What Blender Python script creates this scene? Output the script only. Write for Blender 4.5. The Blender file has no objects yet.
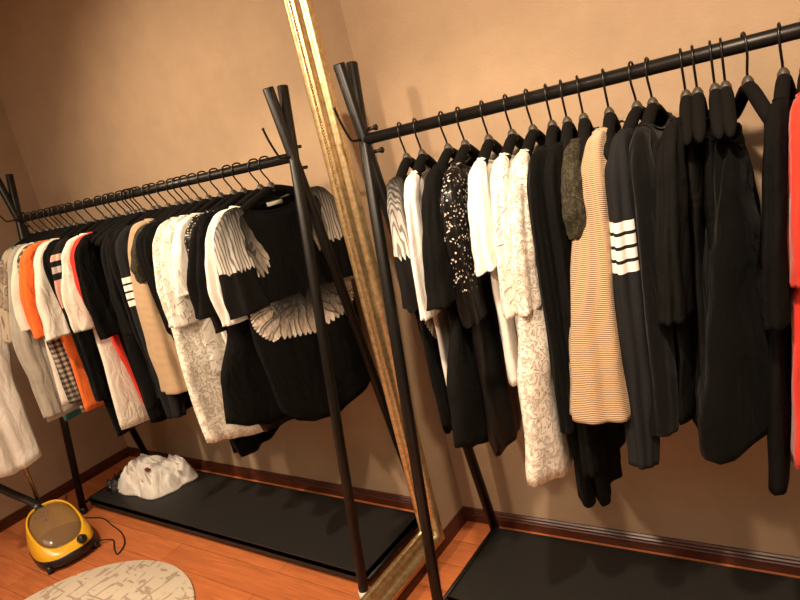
import bpy, bmesh, math, random
from mathutils import Vector, Matrix, noise
S = bpy.context.scene
COL = S.collection
random.seed(4)
# ------------------------------------------------------------------ camera, lights, exposure
cam_d = bpy.data.cameras.new('camera'); cam = bpy.data.objects.new('camera', cam_d); COL.objects.link(cam)
cam_d.sensor_width = 36; cam_d.lens = 652.87/800*36; cam_d.clip_start = .02
Fv = Vector((-0.58404913, 0.77575046, -0.23895152)); Rv = Vector((0.80999543, 0.53781516, -0.2337996)); Uv = Vector((0.0528584, 0.33010009, 0.94246481))
M = Matrix((Rv, Uv, -Fv)).transposed().to_4x4(); M.translation = Vector((1.32833, -1.84248, 1.48944))
cam.matrix_world = M
S.camera = cam
S.view_settings.view_transform = 'Standard'; S.view_settings.look = 'None'; S.view_settings.gamma = 1
S.view_settings.use_curve_mapping = False; S.view_settings.exposure = 0.0
S.cycles.max_bounces = 8; S.cycles.diffuse_bounces = 4; S.cycles.glossy_bounces = 4; S.cycles.transparent_max_bounces = 16
S.cycles.sample_clamp_indirect = 8
W = bpy.data.worlds.new('world'); S.world = W; W.use_nodes = True
W.node_tree.nodes['Background'].inputs[0].default_value = (1, .72, .45, 1); W.node_tree.nodes['Background'].inputs[1].default_value = .0
WARM = (1, .76, .52)
def light(kind, name, loc, power, size, target=None, col=WARM, spot=None, blend=.5):
    d = bpy.data.lights.new(name, kind); o = bpy.data.objects.new(name, d); COL.objects.link(o)
    o.location = loc; d.energy = power; d.color = col
    if kind == 'AREA': d.shape = 'DISK'; d.size = size
    else: d.shadow_soft_size = size
    if kind == 'SPOT': d.spot_size = math.radians(spot); d.spot_blend = blend
    if target is not None: o.rotation_euler = (Vector(target)-Vector(loc)).to_track_quat('-Z', 'Y').to_euler()
    return o
light('SPOT', 'ceiling_downlight', (1.15, -1.5, 2.42), 190, .04, (.55, -.3, .8), spot=118, blend=.9)
light('SPOT', 'mirror_bounce_spot', (.10, -2.0, 2.32), 115, .05, (.34, 0, .60), spot=52, blend=.45)  # added spot, stands in for the downlight's bounce off the mirror
light('AREA', 'ambient_fill', (1.3, -2.3, 2.56), 42, 1.5, (1.3, -2.3, 0), col=(1, .82, .64))  # soft disk added under the ceiling to lift the ambient light

# ------------------------------------------------------------------ materials
MATS = {}
def nm(name):
    m = bpy.data.materials.new(name); m.use_nodes = True; MATS[name] = m
    return m, m.node_tree.nodes, m.node_tree.links, m.node_tree.nodes['Principled BSDF']
def tex(N, L, kind, scale, coord='Object', **kw):
    tc = N.new('ShaderNodeTexCoord'); t = N.new('ShaderNodeTex'+kind); t.inputs['Scale'].default_value = scale
    mp = N.new('ShaderNodeMapping'); L.new(tc.outputs[coord], mp.inputs[0]); L.new(mp.outputs[0], t.inputs['Vector'])
    if 'stretch' in kw: mp.inputs['Scale'].default_value = kw.pop('stretch')
    if 'rot' in kw: mp.inputs['Rotation'].default_value = kw.pop('rot')
    for k, v in kw.items():
        if k in t.inputs: t.inputs[k].default_value = v
        else: setattr(t, k, v)
    return t
def ramp(N, L, src, stops, interp='LINEAR'):
    r = N.new('ShaderNodeValToRGB'); r.color_ramp.interpolation = interp
    e = r.color_ramp.elements
    while len(e) < len(stops): e.new(.5)
    for k, (p, c) in enumerate(stops):
        e[k].position = p; e[k].color = (*c, 1) if len(c) == 3 else c
    L.new(src, r.inputs[0]); return r
def bump(N, L, src, b, strength=.3, dist=.002):
    bp = N.new('ShaderNodeBump'); bp.inputs['Strength'].default_value = strength; bp.inputs['Distance'].default_value = dist
    L.new(src, bp.inputs['Height']); L.new(bp.outputs[0], b.inputs['Normal'])
def cloth(name, c, rough=.9, sheen=.2, weave=900, var=.12, bstr=.25):
    m, N, L, b = nm(name); b.inputs['Roughness'].default_value = rough
    b.inputs['Sheen Weight'].default_value = sheen; b.inputs['Sheen Roughness'].default_value = .5
    b.inputs['Specular IOR Level'].default_value = .15 if max(c) > .1 else .07
    t = tex(N, L, 'Noise', 14, Detail=5.0)
    lo = tuple(x*(1-var) for x in c); hi = tuple(min(1, x*(1+var)) for x in c)
    r = ramp(N, L, t.outputs['Fac'], [(.3, lo), (.7, hi)]); L.new(r.outputs[0], b.inputs['Base Color'])
    w = tex(N, L, 'Noise', weave, Detail=2.0); w2 = tex(N, L, 'Noise', 17, Detail=3.0, Distortion=1.2, stretch=(1, 1, .45))
    b1 = N.new('ShaderNodeBump'); b1.inputs['Strength'].default_value = .55; b1.inputs['Distance'].default_value = .02; L.new(w2.outputs['Fac'], b1.inputs['Height'])
    b2 = N.new('ShaderNodeBump'); b2.inputs['Strength'].default_value = bstr; b2.inputs['Distance'].default_value = .001; L.new(w.outputs['Fac'], b2.inputs['Height'])
    L.new(b1.outputs[0], b2.inputs['Normal']); L.new(b2.outputs[0], b.inputs['Normal'])
    return m
def plain(name, c, rough=.5, metal=0, spec=.5, **kw):
    m, N, L, b = nm(name); b.inputs['Base Color'].default_value = (*c, 1); b.inputs['Roughness'].default_value = rough
    b.inputs['Metallic'].default_value = metal; b.inputs['Specular IOR Level'].default_value = spec
    t = tex(N, L, 'Noise', 60, Detail=3.0); bump(N, L, t.outputs['Fac'], b, kw.get('bs', .05), .001)
    return m
# room
m, N, L, b = nm('wallpaper'); b.inputs['Roughness'].default_value = .85
t = tex(N, L, 'Noise', 5.5, Detail=9.0, Roughness=.65); r = ramp(N, L, t.outputs['Fac'], [(.3, (.36, .255, .166)), (.7, (.425, .303, .200))]); L.new(r.outputs[0], b.inputs['Base Color'])
t2 = tex(N, L, 'Noise', 130, Detail=6.0); bump(N, L, t2.outputs['Fac'], b, .35, .003)
m, N, L, b = nm('laminate'); b.inputs['Roughness'].default_value = .33
t = tex(N, L, 'Noise', 3, stretch=(1.2, 14, 1), Detail=8.0, Distortion=1.5); r = ramp(N, L, t.outputs['Fac'], [(.3, (.46, .135, .046)), (.7, (.66, .21, .070))])
br = N.new('ShaderNodeTexBrick'); tc = N.new('ShaderNodeTexCoord'); L.new(tc.outputs['Object'], br.inputs['Vector'])
for k, v in (('Scale', 1.0), ('Brick Width', 1.2), ('Row Height', .125), ('Mortar Size', .0012)): br.inputs[k].default_value = v
br.inputs['Color1'].default_value = (1, 1, 1, 1); br.inputs['Color2'].default_value = (.86, .86, .86, 1); br.inputs['Mortar'].default_value = (.35, .3, .3, 1)
mx = N.new('ShaderNodeMixRGB'); mx.blend_type = 'MULTIPLY'; mx.inputs[0].default_value = 1
L.new(r.outputs[0], mx.inputs[1]); L.new(br.outputs['Color'], mx.inputs[2]); L.new(mx.outputs[0], b.inputs['Base Color'])
m, N, L, b = nm('mahogany'); b.inputs['Roughness'].default_value = .3
t = tex(N, L, 'Noise', 4, stretch=(3, 3, 40), Detail=6.0); r = ramp(N, L, t.outputs['Fac'], [(.3, (.045, .011, .006)), (.7, (.085, .021, .011))]); L.new(r.outputs[0], b.inputs['Base Color'])
plain('plaster', (.75, .68, .56), .9)
# metals, plastics
plain('black_steel', (.0065, .0058, .0055), .38, 0, .28); plain('black_tray', (.015, .0145, .014), .5, 0, .35)
plain('hook_wire', (.02, .018, .017), .3, .6); plain('hanger_foam', (.0065, .006, .0055), .95, 0, .08, bs=.5)
plain('neck_plastic', (.05, .04, .03), .5); plain('white_plastic', (.75, .7, .6), .4)
m, N, L, b = nm('mirror_silver'); b.inputs['Base Color'].default_value = (.9, .9, .88, 1); b.inputs['Metallic'].default_value = 1; b.inputs['Roughness'].default_value = 0
m, N, L, b = nm('antique_gold'); b.inputs['Metallic'].default_value = .9; b.inputs['Roughness'].default_value = .30
t = tex(N, L, 'Noise', 55, Detail=8.0, Roughness=.7); r = ramp(N, L, t.outputs['Fac'], [(.32, (.50, .35, .15)), (.5, (.74, .57, .31)), (.7, (.90, .76, .48))]); L.new(r.outputs[0], b.inputs['Base Color'])
t2 = tex(N, L, 'Noise', 150, Detail=6.0, Roughness=.7); bump(N, L, t2.outputs['Fac'], b, .5, .0014)
# fabrics
cloth('black_cotton', (.0045, .0043, .0042), sheen=.0); cloth('black_knit', (.0036, .0035, .0035), weave=400, bstr=.5, sheen=.05); cloth('black_velvet', (.0022, .0021, .0020), sheen=.02)
cloth('black_satin', (.008, .0075, .0075), rough=.5, sheen=0); cloth('faded_black', (.0062, .0059, .0057), sheen=0); cloth('charcoal_knit', (.011, .0115, .013), weave=350, bstr=.6, sheen=.02)
cloth('white_cotton', (.80, .77, .72), var=.03); cloth('off_white_cotton', (.74, .69, .60), var=.04); cloth('cream_chiffon', (.80, .74, .64), var=.05, rough=.7)
cloth('orange_cotton', (.80, .16, .03)); cloth('red_cotton', (.62, .035, .02)); cloth('teal_cotton', (.03, .16, .16)); cloth('grey_wool', (.40, .37, .32), weave=300)
cloth('stripe_white', (.78, .72, .68), var=.03, weave=350, bstr=.5); cloth('pink_cotton', (.60, .33, .27)); cloth('taupe_coat', (.42, .33, .22))
m, N, L, b = nm('rib_knit'); b.inputs['Roughness'].default_value = .9; b.inputs['Sheen Weight'].default_value = .2
b.inputs['Base Color'].default_value = (.56, .38, .22, 1)
t = tex(N, L, 'Wave', 75, bands_direction='Z', wave_type='BANDS', rot=(.30, 0, 0), Distortion=.6); t.inputs['Detail'].default_value = 2
r = ramp(N, L, t.outputs['Fac'], [(.1, (.40, .26, .14)), (.6, (.58, .40, .235))]); L.new(r.outputs[0], b.inputs['Base Color']); bump(N, L, t.outputs['Fac'], b, .8, .004)
def lace(name, c1, c2, scale, alpha, rough=.8, seed=0):
    m, N, L, b = nm(name); b.inputs['Roughness'].default_value = rough; b.inputs['Specular IOR Level'].default_value = .2
    v = tex(N, L, 'Voronoi', scale, feature='DISTANCE_TO_EDGE'); n = tex(N, L, 'Noise', scale*.45, Detail=5.0, Distortion=2.2)
    r1 = ramp(N, L, n.outputs['Fac'], [(.42, c2), (.56, c1)]); L.new(r1.outputs[0], b.inputs['Base Color'])
    ad = N.new('ShaderNodeMath'); ad.operation = 'ADD'
    r2 = ramp(N, L, v.outputs['Distance'], [(.05, (1, 1, 1)), (.12, (0, 0, 0))]); r3 = ramp(N, L, n.outputs['Fac'], [(.47, (0, 0, 0)), (.5, (1, 1, 1))])
    L.new(r2.outputs[0], ad.inputs[0]); L.new(r3.outputs[0], ad.inputs[1]); ad.use_clamp = True
    mr = N.new('ShaderNodeMapRange'); mr.inputs['To Min'].default_value = alpha; L.new(ad.outputs[0], mr.inputs['Value']); L.new(mr.outputs[0], b.inputs['Alpha'])
    bump(N, L, ad.outputs[0], b, .9, .004); return m
lace('white_lace', (.86, .81, .72), (.74, .66, .56), 95, .84)
lace('floral_lace', (.84, .80, .73), (.80, .76, .69), 30, .93)
lace('olive_lace', (.018, .016, .010), (.065, .056, .034), 130, .9)
m, N, L, b = nm('sequins'); b.inputs['Roughness'].default_value = .38; b.inputs['Metallic'].default_value = .1; b.inputs['Specular IOR Level'].default_value = .3
v = tex(N, L, 'Voronoi', 250); wn = N.new('ShaderNodeSeparateColor'); L.new(v.outputs['Color'], wn.inputs[0])
tcz = N.new('ShaderNodeTexCoord'); spz = N.new('ShaderNodeSeparateXYZ'); L.new(tcz.outputs['Object'], spz.inputs[0])
mz = N.new('ShaderNodeMapRange'); L.new(spz.outputs['Z'], mz.inputs['Value']); mz.inputs['From Min'].default_value = .36; mz.inputs['From Max'].default_value = .50
mq = N.new('ShaderNodeMath'); mq.operation = 'MULTIPLY'; L.new(wn.outputs[0], mq.inputs[0]); L.new(mz.outputs[0], mq.inputs[1])
r = ramp(N, L, mq.outputs[0], [(0, (.003, .0028, .0027)), (.90, (.005, .0046, .0045)), (.95, (.75, .68, .6))]); L.new(r.outputs[0], b.inputs['Base Color'])
v2 = tex(N, L, 'Voronoi', 250); bp = N.new('ShaderNodeBump'); bp.inputs['Strength'].default_value = 1; bp.inputs['Distance'].default_value = .01; L.new(v2.outputs['Color'], bp.inputs['Height']); L.new(mz.outputs[0], bp.inputs['Strength']); L.new(bp.outputs[0], b.inputs['Normal'])
def banded(name, base, bands, teeth=0.0, streak=False):
    m, N, L, b = nm(name); b.inputs['Roughness'].default_value = .9; b.inputs['Specular IOR Level'].default_value = .15
    tc = N.new('ShaderNodeTexCoord'); sp = N.new('ShaderNodeSeparateXYZ'); L.new(tc.outputs['Object'], sp.inputs[0]); zo = sp.outputs['Z']
    def mth(op, a, c, cl=False):
        q = N.new('ShaderNodeMath'); q.operation = op; q.use_clamp = cl
        for i, v in enumerate((a, c)):
            if isinstance(v, (int, float)): q.inputs[i].default_value = v
            elif v is not None: L.new(v, q.inputs[i])
        return q.outputs[0]
    if teeth:
        fr = mth('FRACT', mth('MULTIPLY', mth('ADD', sp.outputs['Y'], mth('MULTIPLY', sp.outputs['X'], 1.3)), 52), 0); tri = mth('ABSOLUTE', mth('SUBTRACT', fr, .5), None); zo = mth('ADD', zo, mth('MULTIPLY', tri, -teeth))
    col = None
    lastc = (*base, 1)
    for z0, z1, c, *rest in bands:
        inside = mth('MULTIPLY', mth('GREATER_THAN', zo, z0), mth('LESS_THAN', zo, z1))
        mx = N.new('ShaderNodeMixRGB'); L.new(inside, mx.inputs[0])
        if col is None: mx.inputs[1].default_value = lastc
        else: L.new(col, mx.inputs[1])
        mx.inputs[2].default_value = (*c, 1)
        if streak:
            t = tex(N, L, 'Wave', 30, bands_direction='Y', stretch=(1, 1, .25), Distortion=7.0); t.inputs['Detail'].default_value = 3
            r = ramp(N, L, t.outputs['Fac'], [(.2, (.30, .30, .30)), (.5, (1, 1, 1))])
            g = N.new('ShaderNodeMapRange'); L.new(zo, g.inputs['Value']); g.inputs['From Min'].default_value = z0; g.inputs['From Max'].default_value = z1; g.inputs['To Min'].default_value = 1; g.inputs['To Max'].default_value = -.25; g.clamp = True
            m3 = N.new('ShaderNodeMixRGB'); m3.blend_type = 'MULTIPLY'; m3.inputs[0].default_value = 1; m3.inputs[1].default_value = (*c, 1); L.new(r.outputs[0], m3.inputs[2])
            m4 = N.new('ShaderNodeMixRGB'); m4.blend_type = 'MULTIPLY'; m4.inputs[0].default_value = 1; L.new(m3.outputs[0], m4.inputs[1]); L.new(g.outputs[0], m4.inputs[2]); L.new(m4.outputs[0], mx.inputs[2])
        col = mx.outputs[0]
    L.new(col, b.inputs['Base Color']); t2 = tex(N, L, 'Noise', 400, Detail=2.0); bump(N, L, t2.outputs['Fac'], b, .4, .0015)
banded('feathered_sleeve', (.0062, .0059, .0057), [(1.172-.585, 1.42-.585, (.74, .70, .65))], teeth=.028, streak=True)
banded('striped_sleeve', (.011, .0115, .013), [(1.066+k*.0285-.655, 1.087+k*.0285-.655, (.78, .72, .68)) for k in range(4)])
banded('colour_band_sleeve', (.0085, .008, .008), [(z0-.65, z1-.65, c) for z0, z1, c in ((1.31, 1.335, (.55, .36, .30)), (1.262, 1.288, (.42, .36, .32)), (1.12, 1.235, (.55, .30, .25)))])
def plaid(name, base, dark, mid, sc=26):
    m, N, L, b = nm(name); b.inputs['Roughness'].default_value = .9
    tc = N.new('ShaderNodeTexCoord'); sp = N.new('ShaderNodeSeparateXYZ'); L.new(tc.outputs['Object'], sp.inputs[0]); outs = []
    for ax in ('Y', 'Z'):
        mu = N.new('ShaderNodeMath'); mu.operation = 'MULTIPLY'; mu.inputs[1].default_value = sc; L.new(sp.outputs[ax], mu.inputs[0])
        fr = N.new('ShaderNodeMath'); fr.operation = 'FRACT'; L.new(mu.outputs[0], fr.inputs[0])
        rr = ramp(N, L, fr.outputs[0], [(0, (0, 0, 0)), (.5, (1, 1, 1))], 'CONSTANT'); outs.append(rr)
    ad = N.new('ShaderNodeMath'); ad.operation = 'ADD'; L.new(outs[0].outputs[0], ad.inputs[0]); L.new(outs[1].outputs[0], ad.inputs[1])
    hv = N.new('ShaderNodeMath'); hv.operation = 'MULTIPLY'; hv.inputs[1].default_value = .5; L.new(ad.outputs[0], hv.inputs[0])
    r = ramp(N, L, hv.outputs[0], [(0, base), (.4, mid), (.9, dark)], 'CONSTANT'); L.new(r.outputs[0], b.inputs['Base Color'])
plaid('check_cotton', (.42, .35, .27), (.02, .018, .018), (.13, .11, .085), 42); 
m, N, L, b = nm('printed_grey'); b.inputs['Roughness'].default_value = .85
t = tex(N, L, 'Noise', 16, Detail=4.0, Distortion=2.0, stretch=(1, 1, .5)); r = ramp(N, L, t.outputs['Fac'], [(.42, (.44, .37, .28)), (.5, (.13, .09, .07)), (.56, (.34, .27, .2))]); L.new(r.outputs[0], b.inputs['Base Color'])
m, N, L, b = nm('clear_plastic'); b.inputs['Base Color'].default_value = (.85, .85, .8, 1); b.inputs['Roughness'].default_value = .12; b.inputs['Alpha'].default_value = .22
m, N, L, b = nm('feather_print'); b.inputs['Roughness'].default_value = .85
at = N.new('ShaderNodeVertexColor'); at.layer_name = 'print'; t = tex(N, L, 'Noise', 160, Detail=3.0, stretch=(1, 1, .3))
r = ramp(N, L, t.outputs['Fac'], [(.35, (.55, .55, .55)), (.65, (1, 1, 1))]); mx = N.new('ShaderNodeMixRGB'); mx.blend_type = 'MULTIPLY'; mx.inputs[0].default_value = 1
L.new(at.outputs[0], mx.inputs[1]); L.new(r.outputs[0], mx.inputs[2]); L.new(mx.outputs[0], b.inputs['Base Color'])
m, N, L, b = nm('rug_pile'); b.inputs['Roughness'].default_value = .95
t = tex(N, L, 'Noise', 10, Detail=1.0, Distortion=.8, stretch=(1, 3.0, 1), rot=(0, 0, .6)); t3 = tex(N, L, 'Noise', 11, Detail=1.0, Distortion=.6, stretch=(3.0, 1, 1), rot=(0, 0, .35))
mm = N.new('ShaderNodeMath'); mm.operation = 'MAXIMUM'; L.new(t.outputs['Fac'], mm.inputs[0]); L.new(t3.outputs['Fac'], mm.inputs[1])
r = ramp(N, L, mm.outputs[0], [(.50, (.92, .80, .64)), (.60, (.90, .78, .62)), (.64, (.55, .43, .33)), (.74, (.66, .53, .42))]); L.new(r.outputs[0], b.inputs['Base Color'])
t2 = tex(N, L, 'Noise', 400, Detail=2.0); bump(N, L, t2.outputs['Fac'], b, .6, .004)
plain('yellow_plastic', (.86, .47, .02), .3); plain('black_plastic', (.015, .015, .016), .35)
m, N, L, b = nm('smoked_tank'); b.inputs['Base Color'].default_value = (.36, .22, .11, 1); b.inputs['Roughness'].default_value = .08; b.inputs['Alpha'].default_value = .55
plain('chrome', (.62, .58, .52), .2, 1); plain('hose_rubber', (.018, .017, .017), .55)
m, N, L, b = nm('appliance_hose'); b.inputs['Base Color'].default_value = (.02, .018, .018, 1); b.inputs['Roughness'].default_value = .5
t = tex(N, L, 'Wave', 60, bands_direction='Z'); bump(N, L, t.outputs['Fac'], b, .8, .004)
m, N, L, b = nm('crumpled_bag'); b.inputs['Base Color'].default_value = (.02, .02, .022, 1); b.inputs['Roughness'].default_value = .15
t = tex(N, L, 'Noise', 28, Detail=5.0); bump(N, L, t.outputs['Fac'], b, 1, .03)
plain('dark_red_print', (.16, .015, .02), .8); plain('embroidery', (.42, .30, .22), .8); plain('label_ivory', (.78, .74, .6), .7)

# ------------------------------------------------------------------ helpers
def link(name, bm_or_me, mat, parent=None, smooth=True, loc=None):
    if isinstance(bm_or_me, bmesh.types.BMesh):
        bmesh.ops.recalc_face_normals(bm_or_me, faces=bm_or_me.faces[:])
        me = bpy.data.meshes.new(name); bm_or_me.to_mesh(me); bm_or_me.free()
    else: me = bm_or_me
    me.materials.append(MATS[mat])
    if smooth:
        for p in me.polygons: p.use_smooth = True
    o = bpy.data.objects.new(name, me); COL.objects.link(o)
    if parent is not None: o.parent = parent
    if loc is not None: o.location = loc
    return o
def tag(o, label=None, cat=None, group=None, kind=None):
    for k, v in (('label', label), ('category', cat), ('group', group), ('kind', kind)):
        if v: o[k] = v
    return o
def thing(name, loc, label, cat, group=None, rz=0):
    o = bpy.data.objects.new(name, None); COL.objects.link(o); o.location = loc; o.rotation_euler = (0, 0, rz); o.empty_display_size = .05
    return tag(o, label, cat, group)
def box(bm, lo, hi, bev=0):
    r = bmesh.ops.create_cube(bm, size=1)
    for v in r['verts']: v.co = Vector([(lo[k]+hi[k])/2+v.co[k]*(hi[k]-lo[k]) for k in range(3)])
    if bev: bmesh.ops.bevel(bm, geom=list({e for v in r['verts'] for e in v.link_edges}), offset=bev, segments=2, profile=.7, affect='EDGES')
    return bm
def tube(bm, pts, rad, seg=12, cap=True, closed=False):
    pts = [Vector(p) for p in pts]; n = len(pts); rings = []
    rr = rad if isinstance(rad, (list, tuple)) else [rad]*n
    prev = None
    for i, p in enumerate(pts):
        if closed: d = (pts[(i+1) % n]-pts[i-1]).normalized()
        else: d = ((pts[min(i+1, n-1)]-pts[max(i-1, 0)])).normalized()
        if prev is None:
            a = Vector((0, 0, 1)) if abs(d.z) < .9 else Vector((1, 0, 0)); x = d.cross(a).normalized()
        else: x = (prev-d*prev.dot(d)).normalized()
        prev = x; y = d.cross(x)
        rings.append([bm.verts.new(p+(x*math.cos(2*math.pi*k/seg)+y*math.sin(2*math.pi*k/seg))*rr[i]) for k in range(seg)])
    for i in range(n if closed else n-1):
        A, B = rings[i], rings[(i+1) % n]
        for k in range(seg): bm.faces.new((A[k], A[(k+1) % seg], B[(k+1) % seg], B[k]))
    if cap and not closed: bm.faces.new(rings[0][::-1]); bm.faces.new(rings[-1])
    return bm
def smooth_pts(pts, sub=5):
    P = [Vector(p) for p in pts]; out = []
    for i in range(len(P)-1):
        a, b_, c, d = P[max(i-1, 0)], P[i], P[i+1], P[min(i+2, len(P)-1)]
        for k in range(sub):
            t = k/sub; out.append(.5*((2*b_)+(-a+c)*t+(2*a-5*b_+4*c-d)*t*t+(-a+3*b_-3*c+d)*t**3))
    out.append(P[-1]); return out
def lerp(tab, x):          # piecewise linear; tab sorted ascending by x
    if x <= tab[0][0]: return tab[0][1]
    for (a, va), (c, vc) in zip(tab, tab[1:]):
        if x <= c: 
            t = (x-a)/(c-a); t = t*t*(3-2*t)*.5+t*.5; return va+(vc-va)*t
    return tab[-1][1]

# ------------------------------------------------------------------ room
RX, RY = 2.40, -3.3
def struct(name, bm, mat, smooth=False): return tag(link(name, bm, mat, smooth=smooth), kind='structure')
struct('floor', box(bmesh.new(), (-.1, RY-.1, -.1), (RX+.1, .1, 0)), 'laminate')
struct('ceiling', box(bmesh.new(), (-.1, RY-.1, 2.6), (RX+.1, .1, 2.7)), 'plaster')
struct('wall_back', box(bmesh.new(), (-.115, .015, 0), (RX+.1, .115, 2.6)), 'wallpaper')
struct('wall_left', box(bmesh.new(), (-.115, RY, 0), (-.015, .015, 2.6)), 'wallpaper')
struct('wall_right', box(bmesh.new(), (RX, RY, 0), (RX+.1, .015, 2.6)), 'wallpaper')
struct('wall_front', box(bmesh.new(), (-.115, RY-.1, 0), (RX+.1, RY, 2.6)), 'wallpaper')
def skirting(name, a, b_, inward):   # profile swept from a to b_
    a, b_, inward = Vector(a), Vector(b_), Vector(inward); bm = bmesh.new()
    prof = [(0, 0), (.016, 0), (.016, .030), (.013, .034), (.013, .040), (.009, .044), (.009, .049), (.004, .054), (0, .054)]
    R = [[bm.verts.new(p+inward*w+Vector((0, 0, h))) for w, h in prof] for p in (a, b_)]
    for k in range(len(prof)): j = (k+1) % len(prof); bm.faces.new((R[0][k], R[0][j], R[1][j], R[1][k]))
    bm.faces.new(R[0]); bm.faces.new(R[1][::-1]); struct(name, bm, 'mahogany')
skirting('baseboard_back', (-.015, .015, 0), (RX, .015, 0), (0, -1, 0)); skirting('baseboard_left', (-.015, .0, 0), (-.015, RY, 0), (1, 0, 0))
skirting('baseboard_right', (RX, .0, 0), (RX, RY, 0), (-1, 0, 0))

# ------------------------------------------------------------------ mirror with gilded frame
YAW = -.3851; LEAN = -.4651
n_ = Vector((0.99994446, -0.00672185, -0.00811777)); up_ = (Vector((0, 0, 1))-n_*n_.z).normalized(); side_ = up_.cross(n_)   # side_ points to +Y-ish
M0 = Vector((.0128, -.2839, 0))
def mp(y, z, h=0):   # point on the mirror plane with given y, z, lifted h along the normal
    x = M0.x-((y-M0.y)*n_.y+(z-M0.z)*n_.z)/n_.x
    return Vector((x, y, z))+n_*h
MY0, MY1, MZ0, MZ1 = -1.78, -.196, .062, 2.16
FW = .105
mir = thing('wall_mirror', (mp(-.99, MZ0)), 'tall mirror in ornate gilded frame standing against the left wall beside the rack', 'mirror')
base = Vector(mir.location)
def mlink(name, bm, mat, smooth=True): 
    for v in bm.verts: v.co -= base
    return link(name, bm, mat, mir, smooth)
bm = bmesh.new(); q = [mp(y, z, h) for h in (0, -.004) for y, z in ((MY0+FW-.004, MZ0+FW-.004), (MY1-FW+.004, MZ0+FW-.004), (MY1-FW+.004, MZ1-FW+.004), (MY0+FW-.004, MZ1-FW+.004))]
vs = [bm.verts.new(p) for p in q]; bm.faces.new(vs[:4]); bm.faces.new(vs[4:][::-1])
for k in range(4): bm.faces.new((vs[k], vs[(k+1) % 4], vs[4+(k+1) % 4], vs[4+k]))
mlink('mirror_glass', bm, 'mirror_silver', False)
prof = [(0, -.003), (0, .005), (.002, .009), (.005, .010), (.008, .008), (.010, .002), (.018, .002), (.0195, .008), (.023, .0115), (.027, .0125), (.029, .010), (.031, .009), (.040, .010), (.048, .013), (.050, .017), (.053, .023), (.059, .029), (.066, .0315), (.074, .030), (.080, .025), (.084, .018), (.086, .014), (.092, .0135), (.096, .016), (.100, .0155), (.104, .011), (.106, .004), (.106, -.012)]
bm = bmesh.new(); corners = [(MY0, MZ0, 1, 1), (MY1, MZ0, -1, 1), (MY1, MZ1, -1, -1), (MY0, MZ1, 1, -1)]; rings = []
for ci in range(4):
    cy, cz, sy, sz = corners[ci]; ny, nz, ty, tz_ = corners[(ci+1) % 4]
    for s in range(24):
        t = s/24
        rings.append([bm.verts.new(mp((cy+sy*(FW-w))*(1-t)+(ny+ty*(FW-w))*t, (cz+sz*(FW-w))*(1-t)+(nz+tz_*(FW-w))*t, h)) for w, h in prof])
for i in range(len(rings)):
    A, B = rings[i], rings[(i+1) % len(rings)]
    for k in range(len(prof)-1): bm.faces.new((A[k], A[k+1], B[k+1], B[k]))
mlink('gilded_frame', bm, 'antique_gold')
bm = bmesh.new()     # beaded inner moulding
ico = bmesh.new(); bmesh.ops.create_icosphere(ico, subdivisions=1, radius=.0037); iv = [v.co.copy() for v in ico.verts]; iff = [[v.index for v in f.verts] for f in ico.faces]; ico.free()
def bead(p):
    vv = [bm.verts.new(p+c) for c in iv]
    for f in iff: bm.faces.new([vv[k] for k in f])
w = FW-.014; z = MZ0+w
while z < MZ1-w: bead(mp(MY1-w, z, .0045)); bead(mp(MY0+w, z, .0045)); z += .0085
y = MY0+w
while y < MY1-w: bead(mp(y, MZ0+w, .0045)); bead(mp(y, MZ1-w, .0045)); y += .0085
mlink('beading', bm, 'antique_gold')

# ------------------------------------------------------------------ clothes rack
RA, RL, YR, WF, ZC, ZT = .1677, 1.8698, -.2839, .2124, 1.4934, 1.7147
RODZ = 1.4985; ROD = .0158
rack = thing('clothes_rack', (RA+RL/2, YR, 0), 'long black steel clothes rack with crossed end posts and a low tray shelf', 'clothes rack')
def rl(name, bm, mat, smooth=True, parent=rack):
    b0 = Vector((RA+RL/2, YR, 0))
    for v in bm.verts: v.co -= b0
    return link(name, bm, mat, parent, smooth)
for x, sg in ((RA, 1), (RA+RL, -1)):
    k = (ZT-ZC)/ZC*WF
    for s, dx in ((1, .001), (-1, -.001)):   # s=+1: foot at the back, top in front
        A = Vector((x+dx*1.0, YR+s*WF, .012)); B = Vector((x+dx, YR-s*k, ZT))
        post = rl('end_post', tube(bmesh.new(), [A, A.lerp(B, .5), B-(B-A).normalized()*.003, B], [.0175, .0175, .0175, .0155], 20), 'black_steel')
        cap_ = tube(bmesh.new(), [Vector((A.x, A.y-s*.001, 0)), A+(B-A).normalized()*.022], .0195, 20); rl('foot_cap', cap_, 'white_plastic' if (s < 0 and sg > 0) else 'black_plastic', parent=post)
    for dz, dy in ((.032, .022), (-.034, .026)):
        bm = bmesh.new(); tube(bm, [(x-.02, YR+dy, ZC+dz), (x+.02*1.6, YR+dy, ZC+dz)], .0055, 10); tube(bm, [(x+.032, YR+dy, ZC+dz), (x+.038, YR+dy, ZC+dz)], .009, 10); rl('bolt', bm, 'black_steel')
    rl('side_hook', tube(bmesh.new(), smooth_pts([(x, YR-.012, RODZ+.004), (x, YR-.045, RODZ+.004), (x, YR-.062, RODZ+.012), (x, YR-.085, RODZ+.06), (x, YR-.098, RODZ+.102)]), [.0035]*20+[.0052], 8), 'black_steel')
rl('rail', tube(bmesh.new(), [(RA+.005, YR, RODZ), (RA+RL-.005, YR, RODZ)], ROD, 24), 'black_steel')
TX0, TX1, TY0, TY1, TZ = RA+.0143, RA+RL-.0143, YR-.1721, YR+.190, .068
bm = bmesh.new(); box(bm, (TX0, TY0, TZ-.026), (TX1, TY1, TZ-.006), 0)
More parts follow.
